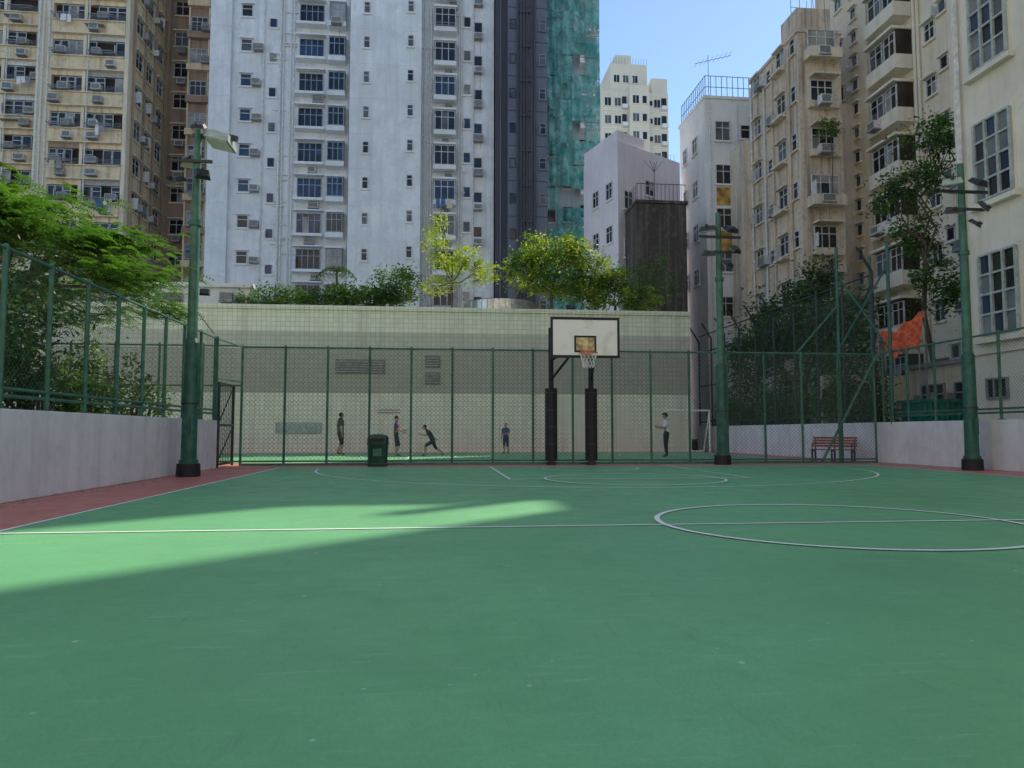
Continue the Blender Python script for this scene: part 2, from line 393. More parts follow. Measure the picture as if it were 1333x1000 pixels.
for i in range(24):
    a=2*math.pi*i/24; b=2*math.pi*(i+1)/24
    mb.cyl((cx+rr*math.cos(a),cy+rr*math.sin(a),cz),(cx+rr*math.cos(b),cy+rr*math.sin(b),cz),.015,.015,ORG,6,False)
K=12
for i in range(K):
    for dr in (1,-1):
        prev=None
        for k in range(5):
            a=2*math.pi*(i+dr*k*.5)/K; r=rr*(1-.1*k) if k<4 else rr*.62
            p=(cx+r*math.cos(a),cy+r*math.sin(a),cz-.1*k)
            if prev: mb.cyl(prev,p,.006,.006,M['white'],4,False)
            prev=p
mb.build('basketball_hoop')

# ------------------------------------------------------------ litter bin
BING=plain('bin_green',(.008,.06,.035),.35)
bm=bmesh.new()
def bm_ring_stack(bm,prof,sq=4,n=28,cx=0,cy=0):
    rings=[]
    for (rx,ry,z) in prof:
        ring=[]
        for i in range(n):
            t=2*math.pi*i/n; c,s=math.cos(t),math.sin(t)
            e=2.0/sq
            ring.append(bm.verts.new((cx+rx*math.copysign(abs(c)**e,c),cy+ry*math.copysign(abs(s)**e,s),z)))
        rings.append(ring)
    for a,b in zip(rings,rings[1:]):
        for i in range(n):
            j=(i+1)%n; bm.faces.new((a[i],a[j],b[j],b[i]))
    bm.faces.new(rings[0][::-1]); bm.faces.new(rings[-1])
bm_ring_stack(bm,[(.27,.22,0),(.28,.23,.03),(.28,.23,.08),(.265,.215,.1),(.29,.235,.6),(.31,.25,.62),(.31,.25,.66),(.295,.24,.67),(.295,.24,.8),(.25,.2,.87),(.12,.1,.9)])
me=bpy.data.meshes.new('litter_bin'); bm.to_mesh(me); bm.free(); me.materials.append(BING)
for p in me.polygons: p.use_smooth=True
bino=bpy.data.objects.new('litter_bin',me); scene.collection.objects.link(bino); bino.location=(-1.6,20.9,0)
md=bino.modifiers.new('es','EDGE_SPLIT'); md.split_angle=math.radians(35)
mb=MB(); mb.box(-.19,.19,-.26,-.235,.7,.79,M['black']); mb.box(-.12,.12,-.246,-.232,.3,.5,M['fgreen']); mb.box(-.2,.2,-.262,-.24,.79,.81,BING)
o=mb.build('opening'); o.parent=bino
# ------------------------------------------------------------ bench
WD=plain('bench_wood',(.36,.09,.05),.5,0,.3,9)
mb=MB()
for x in (-.66,0,.66):
    mb.box(x-.03,x+.03,-.25,-.19,0,.42,M['dark']); mb.box(x-.03,x+.03,.2,.26,0,.42,M['dark'])
    mb.box(x-.03,x+.03,-.25,.26,.36,.41,M['dark']); mb.cyl((x,.23,.4),(x,.36,.88),.028,.022,M['dark'],8)
    if x: 
        mb.cyl((x,-.22,.4),(x,-.24,.64),.02,.02,M['dark'],8); mb.cyl((x,-.24,.64),(x,.28,.66),.022,.022,M['dark'],8)
for k in range(5): mb.box(-.75,.75,-.24+k*.1,-.16+k*.1,.412,.445,WD)
for k in range(4): 
    z=.52+k*.1; y=.235+(z-.4)*.27; mb.box(-.75,.75,y-.03,y,z,z+.075,WD)
o=mb.build('park_bench',bevel=.006); o.location=(13.05,22.9,0); o.rotation_euler=(0,0,math.radians(-42)); o.scale=(.92,.9,.9)

# ------------------------------------------------------------ podium wall with terrace
mb=MB(); mb.box(-24,12.6,35,54,0,6.75,M['tile']); mb.box(-24,12.6,34.9,35.3,6.75,6.95,M['tile'])
LGM=plain('louver_blade',(.34,.35,.32),.5)
def louv(x0,x1,z0,z1):
    mb.box(x0,x1,34.93,35,z0,z1,M['bgray'])
    z=z0+.05
    while z<z1-.05: mb.box(x0+.04,x1-.04,34.88,34.93,z,z+.05,LGM); z+=.12
louv(-4.7,-2.4,3.73,4.4); louv(-.5,.2,4.05,4.62); louv(-.5,.2,3.25,3.82)
mb.box(-7.4,-5.3,34.95,35,.9,1.42,plain('panel_grey',(.4,.48,.44),.7))
mb.build('tiled_podium')
mb=MB(); mb.cyl((3.4,37.4,6.95),(3.4,37.4,7.55),1.95,1.95,M['metal'],40); mb.cyl((3.4,37.4,7.55),(3.4,37.4,7.6),1.88,1.88,M['soil'],40)
for i in range(40):
    t=2*math.pi*i/40; mb.cyl((3.4+1.96*math.cos(t),37.4+1.96*math.sin(t),6.95),(3.4+1.96*math.cos(t),37.4+1.96*math.sin(t),7.55),.012,.012,STEEL,4,False)
mb.build('round_steel_planter',smooth=True)
mb=MB(); flood(mb,(6.6,35.1,7.1),0,math.radians(50),.45); mb.box(6.55,6.65,35.02,35.12,6.95,7.1,M['dark']); mb.build('wall_floodlight')
mb=MB()
OW=wall_mat('off_white_wall',(.78,.78,.73),(.4,.38,.33),.4)
mb.box(-15,-9.2,37,42,6.75,8.1,OW); mb.box(-15.2,-9,36.8,42.2,8.1,8.3,OW)
f=Fc(mb,-15,37,1,0); f.ac(4.8,7.6); f.ac(5.4,7.5); f.win(2,7.4,1.2,.7,STEEL,[G_dark,G_grey])
mb.build('rooftop_plant_room')
mb=MB(); mb.box(-1.75,-.95,21.77,21.79,1.45,1.68,M['white']); mb.box(-1.68,-1.02,21.755,21.77,1.6,1.62,M['bgray']);mb.box(-1.68,-1.02,21.755,21.77,1.52,1.54,M['bgray']); mb.build('notice_sign')

# ------------------------------------------------------------ buildings
FLH=2.85
WW=wall_mat('white_tower_render',(.86,.88,.89),(.5,.5,.49),.55,1,.25,.7); WT=wall_mat('white_trim',(.86,.87,.86),(.5,.5,.48),.4)
FRW=plain('alu_frame',(.62,.62,.62),.4); FRB=plain('blue_frame',(.3,.38,.5),.4); PIP=plain('pipe_white',(.72,.72,.69),.6)
mb=MB(); HT=46
mb.box(-17.8,4.6,58,76,0,HT,WW)
mb.box(-6.9,-1.3,56.9,58,0,HT,WW)
mb.box(-17.8,-16.2,57.6,58,0,HT,WW)
f=Fc(mb,-17.8,58,1,0); fb=Fc(mb,-17.8,56.9,1,0); X=lambda x:x+17.8
gl=[G_dark,G_blue,G_blue,G_dark,G_grey,G_cur]
z=8.85
while z<43:
    f.win(X(-15.1),z,.75,.9,FRW,gl,0,True,WT,.25); 
    if R()<.8: f.ac(X(-14.2)+U(-.1,.1),z-.2)
    f.win(X(-13.05),z-.9,.5,.7,FRW,gl,0,False,WT)
    f.box(X(-11.2),X(-8.9),z-1.15,z-.95,0,.75,WT); f.box(X(-11.2),X(-8.9),z+.9,z+1.0,0,.6,WT)
    f.win(X(-10.05),z,1.8,1.5,FRB,[G_blue,G_dark,G_dark,G_blue],3,True,None)
    if R()<.75: f.ac(X(-11.0)+U(0,1.6),z-1.45)
    f.box(X(-8.65),X(-7.3),z-1.25,z-.85,0,.85,WT); f.box(X(-8.65),X(-7.3),z+.75,z+.9,0,.85,WT); f.box(X(-8.6),X(-7.35),z-.85,z+.75,0,.7,G_dark)
    f.win(X(-7.98),z-.05,1.15,1.4,FRB,[G_blue,G_dark,G_cur,G_dark],2,True,None,0,.7)
    if R()<.45: f.ac(X(-8),z-1.0,.85)
    fb.win(X(-5.6),z+.2,.38,.85,FRW,[G_dark,G_grey],0,True,WT); fb.win(X(-2.15),z+.5,.38,.85,FRW,[G_dark,G_grey],0,True,WT)
    f.box(X(-.3),X(1.5),z-1.2,z-.85,0,.9,WT); f.box(X(-.3),X(1.5),z+.85,z+1.0,0,.9,WT); f.box(X(-.25),X(1.45),z-.85,z+.85,0,.7,G_grey)
    f.win(X(.6),z,1.55,1.5,FRW,[G_grey,G_dark,G_dark,G_blue],2,True,None,0,.7)
    if R()<.8: f.ac(X(1.2)+U(-.8,.2),z-1.5)
    if R()<.3: f.rack(X(.6),z-.9,1.5,.7); 
    if R()<.2: f.clothes(X(.6),z-.9,1.3,.7)
    f.win(X(2.4),z+.1,.5,.8,FRW,gl,0,False,WT)
    f.win(X(3.3),z-.3,.6,.8,FRW,gl,0,False,WT)
    if R()<.85: f.ac(X(3.3),z-1.15)
    f.box(0,1.6,z-1.5,z-1.46,.4,.43,WT); fb.box(X(-6.9),X(-1.3),z-1.52,z-1.48,0,.02,WT)
    z+=FLH
for px in (-13.75,-12.45,-12.2,-11.65,-11.4,-7.1): f.pipe(X(px),7,HT,.06 if px!=-12.45 else .09,PIP,.14)
for px in (-1.05,-.75,-.5,1.75,1.95,2.9): f.pipe(X(px),7,HT,.06,PIP,.14)
for k in range(40):
    u=X(random.choice((-12.45,-12.2,-11.65,1.75,-.75))); zz=U(9,40); f.box(u-.5,u+.5,zz,zz+.07,.1,.18,PIP)
mb.build('white_apartment_tower')

CR=wall_mat('cream_render',(.88,.71,.47),(.26,.2,.14),.75,1,.5); CT=wall_mat('cream_trim',(.9,.78,.57),(.33,.26,.18),.6); DK=plain('dark_interior',(.03,.025,.022),.8)
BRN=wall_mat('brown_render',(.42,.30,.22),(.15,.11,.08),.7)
def cream(mb,x0,x1,y,z0=7.4):
    f=Fc(mb,x0,y,1,0); w=x1-x0; z=z0
    f.box(0,1.1,0,HT,0,.5,CT); f.box(w-.3,w,0,HT,0,.5,CT)
    f.box(w*.52-.12,w*.52+.12,0,HT,0,.55,CT)
    while z<44:
        f.box(1.1,w-.3,z-1.45,z-.45,0,.6,CR); f.box(1.1,w-.3,z-.45,z-.38,0,.75,CT); f.box(1.1,w-.3,z-1.52,z-1.45,0,.8,CT)
        for (a,b) in ((1.1,w*.52-.12),(w*.52+.12,w-.3)):
            f.box(a,b,z-.38,z+1.33,0,.08,DK)
            n=4; pw=(b-a)/n
            for i in range(n):
                if R()<.75: f.win(a+pw*(i+.5),z+.35,pw-.12,1.0,FRW,[G_dark,G_brown,G_dark,G_cur,G_dark],0,R()<.5,None,0,.3,.04)
            f.box(a,b,z+.95,z+1.33,0,.45,CR if R()<.7 else random.choice(ACM+[BRN]))
            if R()<.9: f.ac(U(a+.4,b-.4),z+.0,.45)
            if R()<.7: f.ac(U(a+.4,b-.4),z-1.0,.6)
            if R()<.65: f.rack((a+b)/2,z-.3,1.8,.6); 
            if R()<.42: f.clothes((a+b)/2+U(-.4,.4),z-.3,U(.6,1.7),.6)
            if R()<.3: f.box(a,a+U(.8,1.6),z-.9,z-.86,.6,1.1,STEEL)
            for k in range(5): f.box(a,b,z-.38+k*.11,z-.36+k*.11,.66,.68,STEEL)
        z+=FLH
    for u in (.2,.5,.9,w*.52+.3): f.pipe(u,5,HT,.06,PIP,.62)
mb=MB(); mb.box(-30.5,-23.8,58,66,0,HT,CR); cream(mb,-30.5,-23.8,58)
f=Fc(mb,-23.8,58,0,1); z=7.4
while z<44:
    for u in (1.3,3.3,5.6): f.win(u,z+.2,1.2,1.3,FRW,[G_dark,G_brown,G_grey],1,True,CT,.3)
    if R()<.7: f.ac(2.3,z)
    if R()<.7: f.ac(4.6,z-.2)
    z+=FLH
for u in (.3,2.4,4.5,6.7): f.pipe(u,5,HT,.08,BRN,.15)
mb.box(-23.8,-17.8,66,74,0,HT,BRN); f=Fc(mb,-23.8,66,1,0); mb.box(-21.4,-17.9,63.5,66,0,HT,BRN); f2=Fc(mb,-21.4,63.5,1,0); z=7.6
while z<44:
    f.win(1.0,z,1.1,1.2,FRW,[G_dark,G_brown,G_grey],1,True,CT,.4)
    if R()<.6: f.ac(1.1,z-1.1)
    f2.box(0,3.3,z-1.3,z-.75,0,.5,CR if R()<.7 else BRN); f2.win(.9,z+.1,1.3,1.2,FRW,[G_dark,G_brown,G_grey,G_cur],2,True,None,0,0); f2.win(2.5,z+.1,1.0,1.2,FRW,[G_dark,G_brown,G_grey],1,True,CT,.5)
    if R()<.8: f2.ac(U(.5,2.8),z-.5,.4)
    if R()<.5: f2.rack(1,z-.7,1.6,.4)
    if R()<.3: f2.clothes(1,z-.7,1.4,.4)
    z+=FLH
for u in (.1,1.75,3.2): f2.pipe(u,5,HT,.09,CT,.15)
mb.build('balcony_apartment_tower')
mb=MB(); mb.box(-46,-31.2,61,74,0,HT,CR); cream(mb,-38.2,-31.2,61,6.6); cream(mb,-46,-38.4,61,6.6)
f=Fc(mb,-31.2,61,0,1); z=7.4
while z<44:
    f.win(1.5,z,1.2,1.2,FRW,[G_dark,G_brown],1,True,CT,.3); z+=FLH
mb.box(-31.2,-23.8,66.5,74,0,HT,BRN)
mb.build('balcony_apartment_tower')

KD=wall_mat('navy_cladding',(.075,.075,.095),(.15,.15,.16),.3); KL=wall_mat('slate_cladding',(.16,.175,.225),(.08,.08,.1),.4)
mb=MB(); mb.box(4.7,8.75,57,72,0,HT,KD); mb.box(5.6,8.75,56.2,57,0,HT,KL)
f=Fc(mb,5.6,56.2,1,0); z=8
while z<44:
    f.win(.35,z,.4,.7,KD,[G_dark,G_grey],0,False,None); f.win(2.75,z,.45,.8,STEEL,[G_dark,G_grey,G_blue],0,True,KL)
    f.box(0,3.15,z-1.45,z-1.4,0,.03,KD); f.box(.9,1.9,z+.9,z+1.0,.1,.3,KD)
    z+=FLH
for u in (.75,1.0,1.25,1.5,1.85,2.1): f.pipe(u,5,HT,.08,KD,.16)
f=Fc(mb,4.7,57,1,0)
f.box(.3,.4,0,HT,0,.1,KL)
mb.build('dark_apartment_tower')
def net_mat():
    m,nt,b=new_mat('scaffold_netting')
    v=mapping(nt,(1,1,1)); n=noise(nt,v,.55,5,.75); n2=noise(nt,mapping(nt,(1,1,.5)),3.,4,.7)
    c=mixrgb(nt,ramp(nt,n,.42,.6),(.06,.30,.27),(.18,.44,.40)); c=mixrgb(nt,ramp(nt,n2,.52,.72,0,.6),c,(.5,.62,.62))
    c=mixrgb(nt,ramp(nt,n2,.46,.3,0,.7),c,(.04,.12,.13))
    L(nt,c,b.inputs['Base Color']); b.inputs['Roughness'].default_value=.8
    al=noise(nt,v,1.3,4,.7); tr=N(nt,'ShaderNodeBsdfTransparent'); mx=N(nt,'ShaderNodeMixShader')
    L(nt,ramp(nt,al,.45,.66,.97,.3),mx.inputs[0]); L(nt,tr.outputs[0],mx.inputs[1]); L(nt,b.outputs[0],mx.inputs[2]); L(nt,mx.outputs[0],nt.nodes['Material Output'].inputs[0])
    return m
NET=net_mat(); GW=wall_mat('pale_blue_wall',(.52,.64,.70),(.35,.36,.36),.4)
mb=MB(); mb.box(8.8,13.7,60,72,0,HT,GW)
f=Fc(mb,8.8,60,1,0); z=8
while z<44:
    f.win(.7,z,.9,1.4,STEEL,[G_blue,G_dark,G_grey],1,True,WT); 
    f.win(2.3,z,.8,1.2,STEEL,[G_blue,G_dark,G_cur],1,True,WT)
    f.box(3.2,4.9,z-1.3,z-.5,0,1.0,WT); f.win(4.0,z+.2,1.3,1.3,FRW,[G_blue,G_grey,G_dark],1,True,None)
    f.box(3.2,4.9,z-1.42,z-1.3,0,1.1,WT)
    z+=FLH
for k in range(18):
  for c3 in range(4):
    u=c3*1.2+.02; zz=8+k*1.9+U(-.2,.2); w=1.25; h=1.9+U(-.1,.3); d=1.12
    if c3==3 and R()<.45: continue
    if c3==2 and R()<.12: continue
    if R()<.05: continue
    n=5
    for i in range(n):
        a=u+w*i/n; b=u+w*(i+1)/n
        if b>4.98: break
        d0=d+.07*math.sin(i*2.1+k+c3*2); d1=d+.07*math.sin((i+1)*2.1+k+c3*2)
        mb.face([f.P(a,d0,zz),f.P(b,d1,zz),f.P(b,d1+.05,zz+h),f.P(a,d0+.05,zz+h)],NET)
for u in (0.1,1.2,2.4,3.6,4.8):
    f.pipe(u,5,HT,.03,STEEL,1.05)
z=8
while z<44: f.box(0,4.9,z,z+.04,1.0,1.05,STEEL); z+=1.9
mb.build('scaffolded_apartment_tower')

PW=wall_mat('pink_white_render',(.86,.79,.82),(.55,.5,.5),.4); MOLD=wall_mat('mouldy_black_wall',(.07,.06,.052),(.24,.2,.16),.9,1,.6)
mb=MB(); poly=[(11,53),(12.35,48),(18,51.6),(17,57)]; mb.prism(poly,0,21,PW)
mb.prism([(11.05,52.95),(12.4,48.3),(14.8,49.9),(14,55)],21,21.9,PW)
f=Fc(mb,11,53,1.35,-5)
for z in (8.5,11.6,14.7,17.8): 
    f.win(2.0,z,.8,1.1,FRW,[G_dark,G_grey],1,True,WT); f.win(4.0,z,.8,1.1,FRW,[G_dark,G_grey],1,True,WT)
f=Fc(mb,12.35,48,5.65,3.6)
for z in (17.0,13.6,10.4): f.win(1.0,z,.8,1.2,FRW,[G_dark,G_grey],1,True,WT)
f.win(3.2,18.3,.8,1.0,FRW,[G_dark],1,True,WT)
mb.box(12.95,16.3,45.6,49.2,0,15.9,MOLD); mb.prism([(12.9,45.5),(16.4,45.5),(16.4,49.3),(12.9,49.3)],15.9,16.1,MOLD)
for i in range(13): mb.cyl((13+i*.27,45.6,16.1),(13+i*.27,45.6,17.2),.02,.02,M['dark'],4)
mb.cyl((13,45.6,17.2),(16.3,45.6,17.2),.025,.025,M['dark'],5)
for i in range(9): mb.cyl((13,45.6+i*.4,16.1),(13,45.6+i*.4,17.2),.02,.02,M['dark'],4)
mb.cyl((14.6,47,15.9),(14.6,47,19.2),.03,.02,M['dark'],5)
for a in (-.7,-.3,.2,.6): mb.cyl((14.6,47,18.5),(14.6+a,47,19.3),.015,.015,M['dark'],4)
mb.build('pink_rendered_building')
BG=wall_mat('distant_beige',(.82,.76,.62),(.6,.55,.48),.3)
mb=MB(); mb.box(25.8,36.6,110,124,0,55,BG); mb.box(27.5,33.5,111,120,55,60,BG); mb.box(28.6,31.2,112,118,60,62,BG); mb.box(34,36.6,110.3,120,55,57.5,BG)
mb.box(30,33.2,108.8,110,0,55.5,BG)
f=Fc(mb,25.8,110,1,0); f3=Fc(mb,30,108.8,1,0); z=30
while z<54:
    for u in (1,2.6,9.0): f.win(u,z,1.0,1.3,WT,[G_grey,G_dark],1,False,BG)
    f3.win(1.0,z,1.0,1.3,WT,[G_grey,G_dark],1,False,BG); f3.win(2.4,z,.7,1.2,WT,[G_dark],0,False,BG); f.win(8,z,.5,.8,WT,[G_dark],0,False,BG)
    f.box(3.2,4.1,z-1.2,z-.6,0,.8,WT); f.box(9.6,10.6,z-1.2,z-.6,0,.8,WT); f.box(9.7,10.5,z-.5,z+.9,0,.1,G_dark); f.box(3.3,4.0,z-.5,z+.9,0,.1,G_dark); f.box(0,4.2,z-1.5,z-1.3,0,.15,WT); f.box(7.5,10.8,z-1.5,z-1.3,0,.15,WT)
    z+=2.9
for i in range(14): mb.cyl((27.6+i*.45,111,60),(27.6+i*.45,111,61),.03,.03,STEEL,4)
f=Fc(mb,27.5,111,1,0)
for u in (1,2.5,4): f.win(u,57.5,.9,1.2,WT,[G_grey,G_dark],1,False,BG)
mb.build('distant_beige_tower')
mb=MB(); mb.box(21.5,30,88,96,0,34,BG); mb.prism([(22,87.8),(29.5,87.8),(29,90),(22.5,90)],34,34.8,BG)
for i in range(20): mb.cyl((21.6+i*.44,88,34),(21.6+i*.44,88,36.2),.03,.03,STEEL,4)
f=Fc(mb,21.5,88,1,0)
for z in (30.5,27.5,24.5):
    for u in (1,3,5,7): f.win(u,z,1.2,1.1,WT,[G_dark,G_grey],1,False,BG)
mb.box(23,27,89,93,34,38.2,BG)
mb.build('beige_mid_rise')

QW=wall_mat('white_render_b',(.86,.84,.81),(.55,.48,.4),.45); RUST=plain('rust_stain',(.5,.3,.08),.9,0,.4,2)
mb=MB(); mb.box(18.6,26,48,53.2,0,24.3,QW); mb.box(18.5,26,47.9,53.3,24.3,24.5,QW)
f=Fc(mb,18.6,53.2,0,-1)
for z in (21.6,18.4,15.2,12.0): f.win(1.2,z,.7,1.1,FRW,[G_dark,G_grey],1,True,QW); f.win(3.3,z,.9,1.1,FRW,[G_dark,G_grey],1,True,QW)
f=Fc(mb,18.6,48,1,0)
for z in (22.0,18.9,15.8,12.7,9.6): 
    f.win(1.25,z,1.0,1.3,FRW,[G_dark,G_grey,G_brown],1,True,QW); 
    if z>21 or z<13: f.win(2.9,z,.6,.9,FRW,[G_dark,G_grey],0,True,QW)
f.box(.75,1.75,16.7,18.0,0,.012,RUST); f.box(.6,1.8,13.5,14.9,0,.012,RUST)
f.pipe(2.25,2,24,.06,PIP,.12); f.pipe(.3,2,24,.05,PIP,.12)
for i in range(14): mb.cyl((18.7,48.1+i*.38,24.5),(18.7,48.1+i*.38,26),.025,.025,M['fgreen'],4)
for i in range(12): mb.cyl((18.7+i*.4,48.1,24.5),(18.7+i*.4,48.1,26),.025,.025,M['fgreen'],4)
for z in (26,25.2): mb.cyl((18.7,48.1,z),(18.7,53,z),.025,.025,M['fgreen'],4); mb.cyl((18.7,48.1,z),(23.2,48.1,z),.025,.025,M['fgreen'],4)
mb.cyl((19.3,49,24.5),(19.3,49,28),.03,.02,STEEL,5); mb.cyl((18.3,49,27.3),(21.2,49.4,28.3),.02,.02,STEEL,4)
for i in range(8): mb.cyl((18.5+i*.35,48.6,27.37+i*.12),(18.5+i*.35,49.6,27.37+i*.12),.012,.012,STEEL,4)
mb.build('white_corner_building')

RB=wall_mat('old_beige_render',(.76,.62,.47),(.16,.13,.105),.95); RB2=wall_mat('old_beige_render_b',(.84,.71,.54),(.24,.2,.15),.8)
mb=MB(); mb.box(21,23.6,39.4,45.8,0,24.4,RB); mb.box(21.3,23.4,40,42,24.4,26.3,RB); mb.box(20.9,23.7,39.3,45.9,24.4,24.6,RB)
mb.box(23.6,26,41,48,0,21,RB2); mb.box(20.4,21,45.8,47.9,0,20.5,RB2)
f=Fc(mb,21,45.8,0,-1); z=3.5
while z<24:
    f.win(1.0,z,.9,1.0,FRW,[G_dark,G_grey,G_cur],1,True,RB2,.3); f.win(2.7,z-.3,.5,.8,FRW,[G_dark,G_grey],0,True,RB2)
    f.win(4.3,z,1.0,1.1,FRW,[G_dark,G_grey,G_brown],1,True,RB2,.3); f.win(5.8,z,.5,.9,FRW,[G_dark],0,True,RB2)
    if R()<.7: f.ac(3.4,z-.5)
    if R()<.5: f.ac(1.9,z-.4)
    f.box(3.6,5.0,z-.95,z-.8,0,.5,RB2)
    z+=2.9
for u in (.2,2.1,3.2,5.2,5.4): f.pipe(u,1,24,.06,PIP if u<3 else RB,.14)
f=Fc(mb,21,39.4,1,0); z=3.5; k=0
while z<24:
    if k%3!=1:
        f.box(.6,2.2,z+.75,z+.85,0,.7,RB2); f.win(1.35,z,1.3,1.2,FRW,[G_dark,G_grey,G_brown],2,True,RB2)
        f.box(.5,2.3,z-1.1,z-.7,0,.35,RB2)
    else:
        f.box(.3,2.3,z-1.2,z-.6,0,.8,RB2); f.win(1.3,z+.05,1.6,1.2,FRW,[G_dark,G_grey,G_cur],2,True,None,0,.2)
    if R()<.6: f.ac(1.2,z-.8,.4)
    z+=2.9; k+=1
for k in range(6): 
    a=U(21.3,23.3); mb.cyl((a,40+k*.3,24.5),(a+U(-.3,.3),40+k*.3,27+R()*1.5),.025,.015,STEEL,4)
for z in (26.6,27.3): mb.cyl((21.2,40.5,z),(23.4,40.9,z+.2),.015,.015,STEEL,4)
mb.build('old_tenement_building')

BC=wall_mat('cream_tower_render',(.88,.76,.56),(.45,.35,.25),.5,.8); BT=wall_mat('cream_tower_trim',(.9,.8,.63),(.5,.42,.32),.5)
mb=MB()
for y0,y1,h in ((33.4,37,34.6),(37,39,38),(39,41,41.5),(41,46.2,53)): mb.box(26,29.5,y0,y1,0,h,BC)  # unseen roof steps of this tower are shaped to cut the court's sun patch
mb.box(26.5,26.8,35.6,35.95,34.6,38.4,BC)  # stack added above the frame to cast a notch into the sun patch
mb.box(26,42,14,33.4,0,48,BC)  # mass added mostly out of sight to shade the near court
f=Fc(mb,26,46.2,0,-1); z=4.2
mb.box(25.4,26,39.6,43.4,0,50,BC); fs=Fc(mb,25.4,43.4,0,-1)
while z<34:
    f.win(.9,z,.6,.8,FRW,[G_dark,G_grey],1,False,BT,.2); f.win(1.9,z+.3,.6,.8,FRW,[G_dark,G_grey],1,False,BT,.2)
    fs.win(1.0,z,.7,.8,FRW,[G_dark,G_grey],1,False,BT,.25); fs.win(2.6,z+1.4,.5,.6,FRW,[G_dark,G_grey],0,False,BT,.25); fs.win(2.6,z-.1,.5,.6,FRW,[G_dark,G_grey],0,False,BT,.25)
    f.box(7.2,9.9,z-1.3,z-.5,0,1.1,BT); f.box(7.2,9.9,z+.95,z+1.1,0,1.25,BT); f.box(7.3,9.8,z-.5,z+.95,0,.9,G_brown)
    f.win(8.0,z+.2,1.1,1.2,FRW,[G_dark,G_brown,G_grey],1,True,None,0,.92); f.win(9.25,z+.2,.9,1.2,FRW,[G_dark,G_brown,G_cur],1,True,None,0,.92)
    if R()<.7: f.ac(8.2,z-.9,1.1)
    f.win(11.3,z,.7,.9,FRW,[G_dark,G_grey],1,True,BT,.3); f.win(12.3,z+.8,.5,.6,FRW,[G_dark,G_grey],0,False,BT,.2)
    f.win(14.3,z,1.2,1.2,FRW,[G_dark,G_grey],1,True,BT,.3)
    if R()<.5: f.ac(13.2,z)
    z+=3.0
for u in (.3,6.9,7.05,10.2,10.5,12.9): f.pipe(u,1,34,.07,BT,.15)
mb.build('cream_tower_shade_caster')
mb=MB(); mb.box(38,43,57.5,65,0,64,BC); f=Fc(mb,38,65,0,-1)  # tower added behind the others to keep the far court in shade
for k in range(18):
    for u in (2,5): f.win(u,5+k*3,1.2,1.2,FRW,[G_dark,G_grey],1,True,BT,.3)
mb.build('cream_tower_shade_caster')
# unseen blocks added behind and left of the camera to bounce sunlight forward
mb=MB(); BOUNCE=wall_mat('bounce_block_render',(.92,.87,.79),(.6,.54,.46),.2)
mb.box(-34,34,-34,-18,0,42,BOUNCE); f=Fc(mb,34,-18,-1,0); z=4
while z<40:
    for k in range(17): f.win(3+k*3.9,z,1.3,1.3,FRW,[G_grey,G_cur,G_blue],1,True,BT,.3)
    z+=3
mb.build('unseen_bounce_block')
mb=MB(); mb.box(-34,-20,-18,9,0,36,BOUNCE); f=Fc(mb,-20,-18,0,1); z=4
while z<34:
    for k in range(7): f.win(2+k*3.8,z,1.3,1.3,FRW,[G_grey,G_cur,G_blue],1,True,BT,.3)
    z+=3
mb.build('unseen_bounce_block')

AW=wall_mat('near_cream_render',(.89,.81,.68),(.55,.46,.35),.5,.8,.5); AFR=plain('green_grey_frame',(.46,.5,.47),.5)
mb=MB(); mb.box(15.8,25,2,20.3,0,19,AW); mb.box(15.4,15.8,15.5,15.9,0,19,AW)
f=Fc(mb,15.8,20.3,0,-1)
G_pane=glass_mat('window_pane_grey',(.24,.26,.27),.15)
def bigwin(f,u,z,w,h):
    f.box(u-w/2-.1,u+w/2+.1,z-h/2-.1,z+h/2+.1,0,.05,AW)
    for i in range(3):
        for j in range(4): f.box(u-w/2+w*i/3,u-w/2+w*(i+1)/3,z-h/2+h*j/4,z-h/2+h*(j+1)/4,.05,.06,random.choice([G_dark,G_pane,G_grey,G_pane,G_blue]))
    for i in range(4): x=u-w/2+w*i/3; f.box(x-.04,x+.04,z-h/2,z+h/2,.06,.13,AFR)
    for i in range(5): zz=z-h/2+h*i/4; f.box(u-w/2,u+w/2,zz-.03,zz+.03,.06,.125,AFR)
    f.box(u-w/2-.2,u+w/2+.2,z-h/2-.25,z-h/2-.1,0,.22,AW)
for zc in (4.9,8.8,12.7,16.6):
    for u in (1.55,4.4,7.2,10): bigwin(f,u,zc,1.35,2.3)
f.win(1.3,2.2,.7,.5,STEEL,[G_dark],2,False,None); f.box(0,18,3.2,3.3,0,.08,AW)
f.pipe(.35,0,19,.07,PIP,.13)
mb.build('cream_walkup_building')
mb=MB(); mb.box(15,24,27,27.3,.4,3.2,RB2); mb.box(18.5,24.5,22.5,26.9,.4,3.4,RB2); f=Fc(mb,18.5,26.9,0,-1); f.win(1.5,2.2,1.2,1,STEEL,[G_dark],2,True,RB); f.win(3.3,2.2,1.2,1,STEEL,[G_dark],2,True,RB)
mb.box(18.3,24.6,22.3,27.0,3.4,3.55,STEEL); mb.build('concrete_shed')
